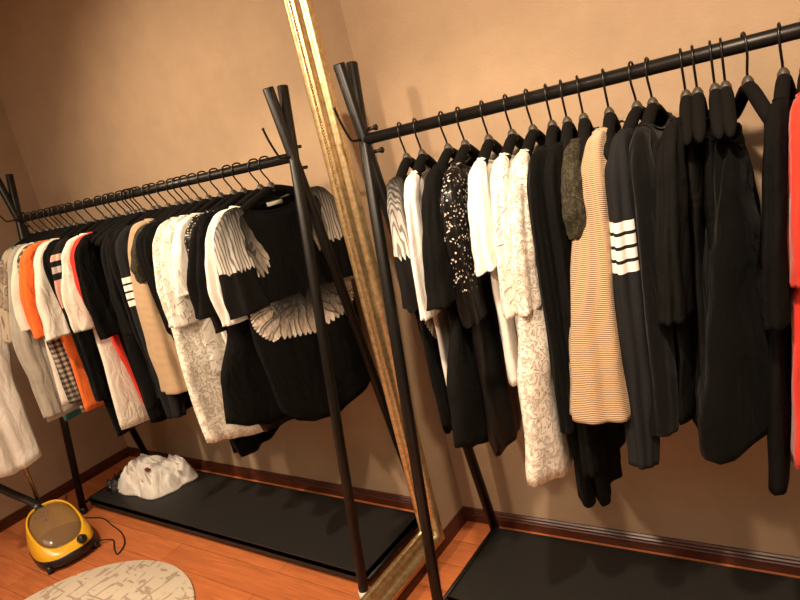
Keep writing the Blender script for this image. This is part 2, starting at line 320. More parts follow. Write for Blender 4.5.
for lo, hi in (((TX0, TY0, TZ-.045), (TX1, TY0+.004, TZ)), ((TX0, TY1-.004, TZ-.045), (TX1, TY1, TZ)), ((TX0, TY0, TZ-.045), (TX0+.004, TY1, TZ)), ((TX1-.004, TY0, TZ-.045), (TX1, TY1, TZ))): box(bm, lo, hi, .001)
rl('tray_shelf', bm, 'black_tray', False)
for x in (RA, RA+RL): rl('tray_bracket', tube(bmesh.new(), [(x, YR-WF+.008, TZ-.02), (x, YR+WF-.008, TZ-.02)], .008, 10), 'black_steel')

# ------------------------------------------------------------------ hangers
HANG = 'padded black hangers along the rail'
def hook_bm():
    pts = smooth_pts([(0, .019, -.016), (0, .0205, .002), (0, .013, .0185), (0, 0, .0225), (0, -.014, .0185), (0, -.023, .002), (0, -.022, -.018), (0, -.013, -.037), (0, -.003, -.055), (0, 0, -.078)], 4)
    return tube(bmesh.new(), pts, .0027, 8)
def arms_bm():
    bm = bmesh.new(); H = [(.012, -.084), (.03, -.090), (.06, -.101), (.095, -.115), (.125, -.127), (.155, -.140), (.172, -.150), (.180, -.158)]; R_ = [.0125, .0138, .0140, .0138, .0135, .0125, .0095, .004]
    P = [(-a, c) for a, c in H[::-1]]+H; rr = R_[::-1]+R_
    tube(bm, [(0, a, c) for a, c in P], rr, 12); return bm
def neck_bm():
    bm = bmesh.new(); tube(bm, [(0, 0, -.092), (0, 0, -.086), (0, 0, -.072), (0, 0, -.064), (0, 0, -.061)], [.0135, .0145, .0135, .0085, .004], 14)
    for v in bm.verts: v.co.x *= .85
    return bm
H0 = None
def hanger(x, yaw, label, z=RODZ, y=YR, tilt=0):
    global H0
    if H0 is None:
        H0 = thing('clothes_hanger', (x, y, z), label, 'hanger', HANG, yaw)
        link('hook', hook_bm(), 'hook_wire', H0); link('padded_arms', arms_bm(), 'hanger_foam', H0); link('neck_piece', neck_bm(), 'neck_plastic', H0); return H0
    r = H0.copy(); COL.objects.link(r); r.location = (x, y, z); r.rotation_euler = (0, 0, yaw); r['label'] = label
    for ch in H0.children: c = ch.copy(); COL.objects.link(c); c.parent = r
    return r

# ------------------------------------------------------------------ garments
SEED = [0]
def shoulder(u):         # height of the hanger top at distance u from its centre
    a = abs(u); return 1.4985+.0160-lerp([(0, .084), (.012, .084), (.03, .090), (.06, .101), (.10, .117), (.145, .136), (.18, .156), (.20, .178), (.3, .266)], a)
class Body:
    """two cloth sheets joined at the sides and shoulders, open at the neck and hem; n across, u towards the room, z up"""
    def __init__(s, pf, pb, hem, tn=.02, neck=(.085, .05, .015), amp=.006, waves=5, zs=None, bulge=None, tilt=0):
        s.pf = sorted(pf); s.pb = sorted(pb); s.hem = sorted(hem); s.tn = tn; s.neck = neck; s.amp = amp; s.waves = waves
        SEED[0] += 1; s.sd = SEED[0]*3.7; s.bulge = bulge; s.tilt = tilt
        s.utop_f = min(.2, lerp(s.pf, 1.33)); s.utop_b = min(.2, lerp(s.pb, 1.33)); s.off = zs or 0; s.ns = 1
    def ext(s, z): return lerp(s.pf, z), -lerp(s.pb, z)
    def pt(s, a, t, side):
        nw, nf, nb = s.neck
        ut = -s.utop_b+(s.utop_f+s.utop_b)*a
        zt = shoulder(ut)+.003-s.off
        if abs(ut) < nw: 
            dip = nf if side*s.ns > 0 else nb; zt = shoulder(nw)+.003-s.off-dip*(1-(ut/nw)**2)
        zb = lerp(s.hem, a); z = zt+(zb-zt)*t
        f, b_ = s.ext(z); k = min(1, t*9); k = k*k*(3-2*k)
        u = ut*(1-k)+(b_+(f-b_)*a)*k
        e = max(0, 1-(2*a-1)**2)**.5
        T = max(s.tn, .0175+(s.tn-.0175)*min(1, t*2.2)) if s.bulge is None else lerp(s.bulge, z)
        T *= e
        if abs(ut) >= nw*.98: T *= math.sqrt(min(1, t*22))
        elif t < .04: T *= .55+.45*t/.04+0*(abs(ut)/nw)
        fold = 0
        g = min(1, t*1.6)*s.amp
        for q in range(3): fold += math.sin(a*math.pi*2*(s.waves*(.6+.45*q))+s.sd*(q+1)+t*(1.1+q*.6)+side*.5)/(1+q*.7)
        nse = noise.noise(Vector((a*5+s.sd, t*6, side*.7)))*s.amp*1.2*min(1, t*4)
        sag = 0
        return side*(T+.0012)+fold*g*.75*(.45+.55*e)+nse+sag, u, z
    def surf(s, u, z, side=-1, lift=.0022):   # nearest point of the sheet for a print
        f, b_ = s.ext(z); a = min(1, max(0, (u-b_)/(f-b_)))
        ut = -s.utop_b+(s.utop_f+s.utop_b)*a; zt = shoulder(ut)+.003
        if abs(ut) < s.neck[0]: zt = shoulder(s.neck[0])+.003-(s.neck[1] if side*s.ns > 0 else s.neck[2])*(1-(ut/s.neck[0])**2)
        zb = lerp(s.hem, a); t = min(1, max(0, (zt-z)/(zt-zb)))
        n, u2, z2 = s.pt(a, t, side); return Vector((n+side*lift, -u2, z2))
    def mesh(s, nc=36, nr=44):
        bm = bmesh.new(); G = {}
        for side in (-1, 1):
            for i in range(nc+1):
                for j in range(nr+1):
                    if i in (0, nc) and side == 1: G[side, i, j] = G[-1, i, j]; continue
                    n, u, z = s.pt(i/nc, (j/nr)**1.5, side); 
                    if j == 0 and side == 1:
                        ut = -s.utop_b+(s.utop_f+s.utop_b)*i/nc
                        if abs(ut) >= s.neck[0]: G[side, i, j] = G[-1, i, j]; continue
                    G[side, i, j] = bm.verts.new((n, -u, z))
        for side in (-1, 1):
            for i in range(nc):
                for j in range(nr):
                    vs = [G[side, i, j], G[side, i+1, j], G[side, i+1, j+1], G[side, i, j+1]]
                    vs = list(dict.fromkeys(vs))
                    if len(vs) >= 3:
                        try: bm.faces.new(vs if side < 0 else vs[::-1])
                        except ValueError: pass
        return bm
def sleeve_bm(path, ru, rn, amp=.005, seg=44, sub=9, slant=0):
    """open sleeve; path [(u, z, n)] from the armhole to the cuff, ru / rn half widths"""
    SEED[0] += 1; sd = SEED[0]*2.3; bm = bmesh.new(); P = smooth_pts([(p[2] if len(p) > 2 else 0, -p[0], p[1]) for p in path], sub); n = len(P); rings = []
    RU = [(i/(len(ru)-1), v) for i, v in enumerate(ru)]; RN = [(i/(len(rn)-1), v) for i, v in enumerate(rn)]
    for i, p in enumerate(P):
        t = i/(n-1); d = (P[min(i+1, n-1)]-P[max(i-1, 0)]).normalized(); ax = Vector((1, 0, 0)); ay = d.cross(ax).normalized()
        ring = []
        for k in range(seg):
            th = 2*math.pi*k/seg; c, s_ = math.cos(th), math.sin(th)
            g_ = min(1, t*2.2)
            w = 1+amp*g_*(16*math.sin(2*th+sd+t*2.4)+14*math.sin(5*th+sd*2+t*3.5)+11*math.sin(8*th-sd+t*1.5))+noise.noise(Vector((c*1.8+sd, s_*1.8, t*6)))*amp*(14+16*t)+noise.noise(Vector((c*4+sd, s_*4, t*13)))*amp*9*g_
            ring.append(bm.verts.new(p+ax*c*lerp(RN, t)*w+ay*s_*lerp(RU, t)*w+d*slant*s_*t))
        rings.append(ring)
    for A, B in zip(rings, rings[1:]):
        for k in range(seg): bm.faces.new((A[k], A[(k+1) % seg], B[(k+1) % seg], B[k]))
    bm.faces.new(rings[0]); return bm
def hem_band(path, ru, rn, w=.012): pass

def garment(name, x, label, cat, mat, pf, pb=None, hem=((0, .65), (1, .65)), yaw=0, sleeves=None, smat=None, group='clothes hanging on the rack rail', tn=.019, neck=(.125, .022, .012), amp=.006, waves=4, hang=True, hlabel=None, zs=None, solid=.0016, bulge=None, y=YR, tilt=-.05, hz=RODZ, hyaw=None, hx=None):
    pb = pb or [(z, min(u, .275)) for z, u in pf]
    B = Body(pf, pb, hem, tn, neck, amp, waves, zs, bulge, tilt)
    zb = min(z for _, z in hem); r = thing(name, (x, y, zb), label, cat, group, yaw); r['_z0'] = zb; del r['_z0']
    def put(nm_, bm, mt, par=r, th=solid):
        for v in bm.verts: v.co.x += tilt*(1.4-v.co.z) if v.co.z < 1.4 else 0; v.co.z -= zb
        o = link(nm_, bm, mt, par)
        if th: md = o.modifiers.new('thickness', 'SOLIDIFY'); md.thickness = th; md.offset = 0
        return o
    body = put('garment_body', B.mesh(), mat)
    # neckband following the neck opening
    nw, nf, nb = neck
    if nw > .02:
        pts = []
        for side in (-1, 1):
            rng = range(0, 15)
            for k in rng:
                u = nw*(1-2*k/14)*(-side)
                if abs(u) > nw*.999: u = math.copysign(nw*.999, u)
                ut = u; a = (ut+B.utop_b)/(B.utop_f+B.utop_b); n, uu, z = B.pt(a, .002, side); pts.append((n, -uu, z))
        put('neckband', tube(bmesh.new(), pts, .0042, 8, closed=True), mat, th=0)
    for sl in sleeves or []:
        so = put('sleeve', sleeve_bm(sl['p'], sl['ru'], sl['rn'], sl.get('amp', .0055), slant=sl.get('slant', 0)), sl.get('mat', smat or mat))
    if hang: hanger(hx or x, yaw if hyaw is None else hyaw, hlabel or ' '.join(('black padded hanger inside the ' + label.split(' hanging')[0].split(' with ')[0].split(' squeezed')[0].split(' showing')[0].split(',')[0]).split()[:16]), z=hz, y=y)
    return r, B, put
def short(uf=.255, z0=1.06, ru=(.06, .07, .075), rn=(.016, .021, .024), front=True, back=True, drop=0, n=0, **kw):
    o = []
    for on, sg, u1 in ((front, 1, uf), (back, -1, min(uf, .262))):
        if on:
            um = (.175+u1-ru[2])/2+.012
            o.append(dict(p=[(sg*.130, 1.374-drop), (sg*.168, 1.347-drop), (sg*.187, 1.29-drop, n*.3), (sg*um, (1.29-drop+z0)/2, n*.7), (sg*(u1-ru[2]), z0, n)],
                ru=(.016, ru[0]*.62, ru[0]*.95, ru[1], ru[2]), rn=(.015, max(.0205, rn[0]), (rn[0]+rn[1])/2+.002, rn[1], rn[2]), **kw))
    return o
def longs(uf=.25, z0=.70, ru=(.055, .055, .05, .04), rn=(.016, .024, .024, .022), front=True, back=True, drop=0, n=0, **kw):
    o = []
    for on, sg, u1 in ((front, 1, uf), (back, -1, min(uf, .255))):
        if on:
            o.append(dict(p=[(sg*.130, 1.374-drop), (sg*.168, 1.347-drop), (sg*.188, 1.28-drop, n*.3), (sg*(u1-ru[1]-.008), (1.25+z0)/2+.06, n*.6), (sg*(u1-ru[2]-.006), (1.25+z0)/2-.14, n*.8), (sg*(u1-ru[3]), z0, n)],
                ru=(.016, ru[0]*.7, ru[0], ru[1], ru[2], ru[3]), rn=(.015, .0205, (rn[0]+rn[1])/2+.002, rn[1], rn[2], rn[3]), **kw))
    return o

# ------------------------------------------------------------------ the garments, in order from the mirror end
RAILG = 'garments hanging on the rack'
def feather(put, B, root, items, side=-1, name='feather_print', seed=1, lift=.0035):
    """a fan of printed feathers lying on the sheet of B; items: (root_u, root_z, tip_u, tip_z, half width, brightness)"""
    rnd = random.Random(seed); bm = bmesh.new(); cl = bm.loops.layers.color.new('print')
    for q, (ru_, rz_, tu, tz_, hw, br) in enumerate(items):
        A = Vector((ru_, rz_)); T = Vector((tu, tz_)); d = T-A; nrm = Vector((-d.y, d.x)).normalized(); nst = 9; grid = []
        for i in range(nst+1):
            t = i/nst; wv = hw*(.35+.75*math.sin(min(1, t*1.15)*math.pi*.62))*(1 if t < .86 else math.sqrt(max(0, 1-((t-.86)/.145)**2))) ; c = A+d*t+nrm*(.06*d.length*math.sin(t*math.pi)*rnd.choice((.6, 1)))
            row = []
            for k in (-1, -.33, .33, 1):
                p = c+nrm*wv*k; row.append((bm.verts.new(B.surf(p.x, p.y, side, lift+.0004*(q % 4))), t, k))
            grid.append(row)
        for i in range(nst):
            for k in range(3):
                vv = (grid[i][k], grid[i][k+1], grid[i+1][k+1], grid[i+1][k]); f = bm.faces.new([v[0] for v in vv])
                for lp, v in zip(f.loops, vv):
                    b_ = br*1.2*(.12+.88*v[1]**.9)*(1 if v[2] < .9 else .25); lp[cl] = (b_*1.0, b_*.93, b_*.86, 1)
    return put(name, bm, 'feather_print', th=0)
def fan(r, u0, z0, u1, z1, tips, hw, br=.62, spread=.02):
    out = []; n = len(tips)
    for i, (tu, tz_) in enumerate(tips):
        k = i/(n-1); out.append((u0+(u1-u0)*k, z0+(z1-z0)*k, tu, tz_, hw, br*r.uniform(.8, 1.15)))
    return out
def arc(c, r, a0, a1, n, sx=1, sz=1): return [(c[0]+sx*r*math.cos(math.radians(a0+(a1-a0)*k/(n-1))), c[1]+sz*r*math.sin(math.radians(a0+(a1-a0)*k/(n-1)))) for k in range(n)]

# 1 feather print top
r, B, put = garment('feather_print_top', .298, 'black loose top printed with grey wing feathers hanging nearest the mirror', 'top', 'faded_black',
    [(1.42, .2), (1.3, .195), (1.1, .205), (.95, .215), (.75, .20), (.55, .17)], [(1.42, .2), (1.25, .2), (.95, .20), (.55, .17)],
    hem=((0, .655), (.12, .635), (.45, .60), (.75, .615), (.9, .64), (1, .69)), yaw=.30, tn=.020, neck=(.140, .006, .036), amp=.006, waves=2.2, tilt=-.02, smat='feathered_sleeve',
    sleeves=short(.262, 1.055, ru=(.058, .066, .074), rn=(.018, .026, .030)))
for sg in (1, -1):
    rnd = random.Random(5); tips = [(.205, 1.262), (.196, 1.238), (.186, 1.216), (.172, 1.194), (.158, 1.170), (.142, 1.156), (.126, 1.150), (.110, 1.158), (.097, 1.176), (.092, 1.20)]
    it = [(sg*(.168-.030*k/9), 1.372-.020*k/9, sg*u, z, .0098, .62*rnd.uniform(.85, 1.1)) for k, (u, z) in enumerate(tips)]
    it += [(sg*(.16-.02*k/6), 1.378-.01*k/6, sg*(.188-.065*k/6), 1.285-.012*k, .010, .22*rnd.uniform(.8, 1.2)) for k in range(7)]
    feather(put, B, None, it, -1, seed=3); feather(put, B, None, it, 1, seed=4)
    it = []
    for k in range(11):
        a = math.radians(168+62*k/10); it.append((sg*(.075-.006*k), 1.050-.003*k, sg*(.075-.10*math.cos(a)*1.32), 1.022+.115*math.sin(a)*-1*-1*.95, .0125, .85*rnd.uniform(.85, 1.1)))
    for k in range(7): it.append((sg*(.085-.014*k), 1.045-.002*k, sg*(.120-.020*k), .932-.004*k, .0115, .9*rnd.uniform(.85, 1.1)))
    it += [(sg*(.08-.01*k), 1.062, sg*(.165-.028*k), 1.012-.004*k, .011, .40*rnd.uniform(.8, 1.2)) for k in range(7)]
    feather(put, B, None, it, -1, seed=6); feather(put, B, None, it, 1, seed=7)
put('neck_label', box(bmesh.new(), (.006, -.030, 1.362), (.0085, .028, 1.375)), 'label_ivory', th=0)

# 2 white tee
r, B, put = garment('tshirt', .350, 'white cotton tee with small embroidered twig, hanging second from the mirror', 'tshirt', 'white_cotton',
    [(1.42, .19), (1.2, .195), (.9, .17), (.6, .16)], hem=((0, .70), (1, .69)), tn=.014, yaw=0.3, neck=(.122, .07, .02), amp=.004, waves=3,
    sleeves=short(.268, 1.03, ru=(.05, .068, .068), rn=(.014, .019, .021)))
bm = bmesh.new()
for k, (u, z) in enumerate([(.150, 1.285), (.158, 1.27), (.165, 1.262), (.152, 1.262), (.16, 1.25)]):
    p = Vector((.021, -u-.01, z)); tube(bm, [p, p+Vector((.0, -.010, -.014+.006*(k % 3)))], [.0016, .0008], 5)
put('embroidery', bm, 'embroidery', th=0)
# 3 loose black tee
garment('tshirt', .434, 'loose black tee with wide short sleeve hanging between the white tee and the sequinned top', 'tshirt', 'faded_black',
    [(1.42, .19), (1.2, .20), (1.0, .215), (.85, .30), (.68, .33)], [(1.42, .19), (.9, .22), (.6, .2)], hem=((0, .64), (.4, .655), (.7, .64), (.85, .67), (1, .71)), tn=.03, neck=(.115, .03, .015), amp=.007, waves=2.5, yaw=.2,
    sleeves=short(.315, 1.065, ru=(.06, .085, .098), rn=(.018, .028, .032)))
# 4 sequinned top
garment('sequin_dress', .486, 'black dress with scattered glittering sequins hanging beside the loose black tee', 'dress', 'sequins',
    [(1.42, .16), (1.2, .165), (.95, .19), (.7, .20), (.55, .16)], hem=((0, .59), (.5, .59), (1, .60)), tn=.022, neck=(.12, .03, .015), amp=.006, waves=3, yaw=0.2,
    sleeves=short(.225, 1.0, ru=(.045, .055, .06), rn=(.018, .024, .026)))
# 5 white blouse
garment('blouse', .556, 'short white blouse with flared sleeve hanging beside the sequinned dress', 'blouse', 'white_cotton',
    [(1.42, .13), (1.25, .16), (1.1, .165), (.8, .15)], hem=((0, .82), (1, .80)), tn=.02, neck=(.125, .022, .012), amp=.006, waves=4, yaw=0.22,
    sleeves=short(.262, 1.145, ru=(.042, .062, .075), rn=(.018, .026, .032)))
# 6 floral cream
garment('chiffon_top', .622, 'sheer cream floral top with pale grey blotches hanging beside the white lace dress', 'top', 'floral_lace',
    [(1.42, .15), (1.25, .165), (1.05, .19), (.8, .215)], hem=((0, .82), (.6, .83), (1, .815)), tn=.02, neck=(.125, .022, .012), amp=.006, waves=4, yaw=0.18,
    sleeves=short(.265, 1.03, ru=(.045, .06, .062), rn=(.016, .022, .024)))
# 7 white lace dress
garment('lace_dress', .678, 'long ivory lace dress with scalloped hem reaching below its neighbours', 'dress', 'white_lace',
    [(1.42, .17), (1.3, .215), (1.15, .25), (1.05, .265), (.85, .29), (.66, .295), (.5, .29)], [(1.42, .17), (1.1, .2), (.6, .24)],
    hem=[(k/20, .605-.05*math.exp(-((k/20-.62)/.25)**2)+.007*abs(math.sin(k*1.3))) for k in range(21)], tilt=-.10, bulge=[(.5, .056), (.9, .048), (1.1, .036), (1.3, .022), (1.42, .018)], tn=.034, neck=(.125, .03, .015), amp=.009, waves=4, yaw=0.16,
    sleeves=short(.265, 1.035, ru=(.045, .062, .066), rn=(.018, .028, .030)))
# 8 black dress
garment('long_dress', .728, 'long plain black dress hanging directly beside the ivory lace dress', 'dress', 'black_velvet',
    [(1.42, .19), (1.2, .205), (1.0, .215), (.75, .20), (.55, .165), (.4, .13)], hem=((0, .52), (.3, .50), (.6, .465), (.8, .455), (1, .45)), yaw=0.12, hyaw=.25, tn=.03, amp=.009, waves=3,
    sleeves=longs(.24, .72, ru=(.045, .05, .045, .035)))
# 9 black jacket
garment('jacket', .766, 'black jacket with turned shoulder hanging behind the olive lace top', 'jacket', 'black_cotton',
    [(1.42, .17), (1.2, .21), (.9, .20), (.5, .14)], hem=((0, .52), (.4, .48), (.65, .48), (.85, .465), (1, .46)), yaw=0.12, hyaw=.25, tn=.024, amp=.008, waves=4,
    sleeves=longs(.23, .60, ru=(.045, .05, .045, .04)))
# 10 olive lace
garment('lace_blouse', .806, 'dark olive openwork lace top hanging beside the beige ribbed cardigan', 'top', 'olive_lace',
    [(1.42, .15), (1.3, .185), (1.1, .2), (.85, .19)], hem=((0, .84), (1, .83)), yaw=0.12, hyaw=.25, tn=.022, neck=(.125, .022, .012), amp=.006, waves=3,
    sleeves=short(.235, 1.20, ru=(.045, .058, .05), rn=(.02, .028, .026)))
# 11 beige rib cardigan
r, B, put = garment('cardigan', .866, 'beige ribbed knit cardigan with wide batwing sleeve', 'cardigan', 'rib_knit',
    [(1.42, .15), (1.33, .175), (1.2, .21), (1.0, .245), (.85, .265), (.75, .27)], [(1.42, .15), (1.3, .19), (1.0, .22), (.7, .2)],
    hem=((0, .77), (.4, .765), (.8, .775), (1, .80)), tn=.034, amp=.008, waves=2.2, neck=(.105, .03, .02), yaw=.06, hyaw=.2, solid=.003, tilt=-.07,
    sleeves=[dict(p=[(-.10, 1.378), (-.145, 1.35), (-.18, 1.27), (-.215, 1.05), (-.21, .85)], ru=(.012, .035, .05, .055, .05), rn=(.012, .019, .026, .028, .026))])
put('sleeve', sleeve_bm([(.105, 1.384, 0), (.145, 1.356, .0), (.165, 1.28, -.004), (.195, 1.1, -.012), (.212, .92, -.016), (.220, .775, -.018)], (.014, .035, .052, .060, .062, .062), (.014, .022, .036, .052, .064, .072)), 'rib_knit', th=.003)
# 12 charcoal sweater with stripes
r, B, put = garment('striped_sleeve_sweater', .928, 'charcoal knit sweater with four white bands round its sleeve', 'sweater', 'charcoal_knit',
    [(1.42, .18), (1.2, .20), (.9, .205), (.7, .19)], hem=((0, .71), (.5, .70), (1, .70)), tn=.026, amp=.006, waves=3, solid=.003, yaw=0, smat='striped_sleeve',
    sleeves=longs(.262, .655, ru=(.045, .048, .048, .032), rn=(.02, .032, .034, .026)))
# 13 hoodie
garment('hoodie', .962, 'black hooded top hanging close against the charcoal striped-sleeve sweater', 'hoodie', 'black_knit',
    [(1.42, .20), (1.3, .205), (1.1, .215), (.9, .22), (.75, .21)], hem=((0, .70), (.5, .715), (1, .72)), tn=.030, amp=.008, waves=3, yaw=.04,
    sleeves=longs(.25, .73, ru=(.045, .05, .05, .04), rn=(.02, .03, .03, .026)))
# 14..18 black group
garment('tshirt', 1.031, 'black tee with straight short sleeve, first past the hooded top', 'tshirt', 'faded_black',
    [(1.42, .19), (1.1, .20), (.7, .20)], hyaw=.14, hem=((0, .73), (1, .74)), tilt=-.085, tn=.020, amp=.006, waves=3,
    sleeves=short(.262, 1.0, ru=(.05, .066, .07), rn=(.018, .026, .030)))
garment('camisole', 1.054, 'black camisole squeezed between the straight-sleeved black tee and other black tops', 'camisole', 'black_satin',
    [(1.42, .13), (1.2, .15), (.8, .16)], hyaw=.14, hem=((0, .78), (1, .79)), tn=.016, amp=.006, waves=3, zs=.03)
garment('sleeveless_top', 1.088, 'black sleeveless top in the middle of the black group on the rail', 'top', 'black_cotton',
    [(1.42, .12), (1.2, .15), (.8, .17)], hyaw=.14, hem=((0, .74), (1, .75)), tn=.018, amp=.006, waves=3, zs=.05)
garment('slip_dress', 1.108, 'matte black slip dress hanging low from a padded hanger beside the flared skirt dress', 'dress', 'black_velvet',
    [(1.42, .10), (1.2, .17), (.95, .19), (.7, .18)], hyaw=.14, hem=((0, .70), (.5, .66), (1, .69)), tn=.024, amp=.007, waves=3, zs=.055)
garment('flared_dress', 1.120, 'wide black flared dress with uneven dipping hem', 'dress', 'black_velvet',
    [(1.42, .10), (1.25, .18), (1.0, .215), (.7, .235), (.6, .23)], [(1.42, .12), (1.2, .18), (.9, .21), (.6, .22)],
    hem=((0, .78), (.3, .77), (.6, .74), (.85, .70), (1, .675)), tn=.05, amp=.012, waves=2.2, zs=.07, yaw=.1, hyaw=.3, hx=1.149, bulge=[(.6, .098), (.9, .076), (1.15, .052), (1.3, .026), (1.42, .018)], tilt=-.115)
# 19 long black under a short sleeved one
r, B, put = garment('long_coat', 1.212, 'long black garment with short sleeve hanging alone before the red one', 'coat', 'black_cotton',
    [(1.42, .17), (1.2, .18), (.9, .19), (.55, .20)], hem=((0, .55), (.6, .57), (.9, .575), (1, .585)), tn=.018, amp=.005, waves=2.5, bulge=[(.5, .02), (.9, .022), (1.3, .018), (1.42, .018)], tilt=-.085,
    sleeves=short(.255, .985, ru=(.05, .068, .072), rn=(.016, .023, .026)))
# 20 red, 21 white
garment('tunic', 1.250, 'bright red long top showing behind the long white tee', 'top', 'red_cotton',
    [(1.42, .19), (1.2, .205), (.95, .205), (.75, .185), (.55, .17)], hem=((0, .66), (.5, .66), (1, .64)), tilt=-.085, tn=.016, amp=.005, waves=3,
    sleeves=short(.240, 1.06, ru=(.05, .058, .055), rn=(.014, .018, .02)))
garment('long_tee', 1.312, 'long white tee hanging just past the bright red top', 'tshirt', 'off_white_cotton',
    [(1.42, .17), (1.2, .2), (.95, .225), (.6, .262), (.5, .26)], hem=((0, .56), (.5, .55), (1, .575)), tn=.022, amp=.006, waves=3,
    sleeves=short(.292, 1.02, ru=(.052, .076, .076), rn=(.016, .024, .026)))
# 22 patterned dark tee
r, B, put = garment('colour_block_top', 1.40, 'dark top with pink and grey bands on its short sleeve', 'top', 'black_cotton',
    [(1.42, .17), (1.1, .195), (.7, .18)], hem=((0, .66), (1, .65)), tn=.018, amp=.006, waves=3, smat='colour_band_sleeve', sleeves=short(.255, 1.02, ru=(.05, .066, .068), rn=(.016, .022, .024)))
# 23 long black trousers / coat
garment('long_cardigan', 1.475, 'long black cardigan hanging between the dark banded top and a white tee', 'cardigan', 'black_knit',
    [(1.42, .17), (1.1, .2), (.8, .215), (.5, .21)], hem=((0, .52), (1, .50)), tn=.022, amp=.007, waves=3, sleeves=longs(.24, .68, ru=(.045, .05, .045, .035)))
# 24 white tee
garment('tshirt', 1.555, 'white tee with wide sleeve above an orange top', 'tshirt', 'off_white_cotton',
    [(1.42, .17), (1.1, .195), (.8, .19)], hem=((0, .84), (1, .86)), tn=.022, amp=.006, waves=3, sleeves=short(.305, .99, ru=(.052, .085, .095), rn=(.018, .028, .032)))
# 25 long orange
garment('tunic', 1.61, 'orange long top hanging lower than the white tee in front of it', 'top', 'orange_cotton',
    [(1.42, .15), (1.1, .19), (.9, .215), (.6, .24)], hem=((0, .62), (1, .625)), tn=.022, amp=.006, waves=3)
# 26 orange tee
garment('tshirt', 1.665, 'orange tee squeezed between two white tees', 'tshirt', 'orange_cotton',
    [(1.42, .18), (1.1, .2), (.8, .19)], hem=((0, .78), (1, .8)), tn=.020, amp=.005, waves=3, sleeves=short(.286, .995, ru=(.052, .078, .08), rn=(.016, .024, .028)))
# 27 plaid
garment('checked_shirt', 1.70, 'black and cream checked shirt hanging beside the orange tee', 'shirt', 'check_cotton',
    [(1.42, .16), (1.1, .19), (.9, .20), (.55, .22)], hem=((0, .60), (1, .60)), tn=.018, amp=.006, waves=4, sleeves=longs(.245, .66, ru=(.045, .05, .045, .035)))
# 28 white long tee
garment('long_tee', 1.745, 'off-white long tee hanging between the checked shirt and the grey cardigan', 'tshirt', 'off_white_cotton',
    [(1.42, .17), (1.1, .20), (.9, .235), (.6, .27)], hem=((0, .64), (.7, .63), (1, .66)), tn=.024, amp=.007, waves=3, sleeves=short(.30, 1.03, ru=(.05, .075, .085), rn=(.018, .026, .03)))
# 29 grey cardigan
garment('long_cardigan', 1.805, 'long pale grey cardigan hanging near the far end of the rail', 'cardigan', 'grey_wool',
    [(1.42, .17), (1.1, .22), (.9, .27), (.55, .33)], hem=((0, .62), (1, .60)), tn=.024, amp=.007, waves=3, sleeves=longs(.33, .62, ru=(.045, .05, .045, .04)))
# 30 printed
garment('printed_blouse', 1.87, 'grey and brown printed blouse beside the far end post', 'blouse', 'printed_grey',
    [(1.42, .17), (1.1, .23), (.8, .27)], hem=((0, .80), (1, .78)), tn=.026, amp=.007, waves=3, sleeves=short(.34, .98, ru=(.055, .085, .095), rn=(.02, .03, .034)))
# 31 teal
garment('teal_dress', 1.935, 'teal dress hanging last on the rail at the far end', 'dress', 'teal_cotton',
    [(1.42, .19), (1.1, .21), (.55, .20)], hem=((0, .55), (1, .53)), tn=.022, amp=.006, waves=3)
# 32 plastic cover hanging low

# ------------------------------------------------------------------ floor things seen in the mirror
# rug
bm = bmesh.new(); bmesh.ops.create_cone(bm, cap_ends=True, segments=96, radius1=.49, radius2=.484, depth=.012)
tag(link('round_rug', bm, 'rug_pile', loc=(1.12, -1.113, .0062)), 'round cream rug with brown leaf pattern on the wooden floor', 'rug')
# garment steamer
ST = (1.775, -.735, 0); SR = math.radians(12)
st = thing('garment_steamer', ST, 'yellow and black garment steamer with smoked water tank, hose and metal pole', 'steamer', rz=SR)
def superell(bm, rings, seg=40, p=2.6, capb=True, capt=True):
    R = []
    for (z, a, b_, cx, cy) in rings:
        rg = []
        for k in range(seg):
            th = 2*math.pi*k/seg; c, s_ = math.cos(th), math.sin(th)
            rg.append(bm.verts.new((cx+a*math.copysign(abs(c)**(2/p), c), cy+b_*math.copysign(abs(s_)**(2/p), s_), z)))
        R.append(rg)
    for A, B_ in zip(R, R[1:]):
        for k in range(seg): bm.faces.new((A[k], A[(k+1) % seg], B_[(k+1) % seg], B_[k]))
    if capb: bm.faces.new(R[0][::-1])
    if capt: bm.faces.new(R[-1])
    return bm
link('base', superell(bmesh.new(), [(.018, .155, .120, 0, 0), (.024, .165, .128, 0, 0), (.055, .168, .131, 0, 0), (.062, .160, .124, 0, 0)]), 'black_plastic', st)
# yellow housing: a shell whose rim slopes up from the front to the back
bm = bmesh.new(); seg = 48; R = []
for t in (0, .25, .5, .75, .93, 1.0, 1.0, .9):
    rg = []
    for k in range(seg):
        th = 2*math.pi*k/seg; c, s_ = math.cos(th), math.sin(th); top = .150+.062*c
        i_ = len(R); a, b_ = .163-.030*t*t, .128-.022*t*t
        if i_ >= 6: a -= .008; b_ -= .008
        rg.append(bm.verts.new((a*math.copysign(abs(c)**.77, c)+.008*t, b_*math.copysign(abs(s_)**.77, s_), .058+(top-.058)*t)))
    R.append(rg)
for A, B_ in zip(R, R[1:]):
    for k in range(seg): bm.faces.new((A[k], A[(k+1) % seg], B_[(k+1) % seg], B_[k]))
link('housing', bm, 'yellow_plastic', st)
bm = bmesh.new(); R = []
for t in (0, .2, .4, .6, .8, .92, 1.0):
    rg = []
    for k in range(seg):
        th = 2*math.pi*k/seg; c, s_ = math.cos(th), math.sin(th); f = math.sqrt(max(0, 1-t*t))*.94+.0; f = max(f, .02)
        rg.append(bm.verts.new((.132*f*math.copysign(abs(c)**.8, c)+.008+.012*t, .104*f*math.copysign(abs(s_)**.8, s_), (.138+.058*c*f)+.040*t)))
    R.append(rg)
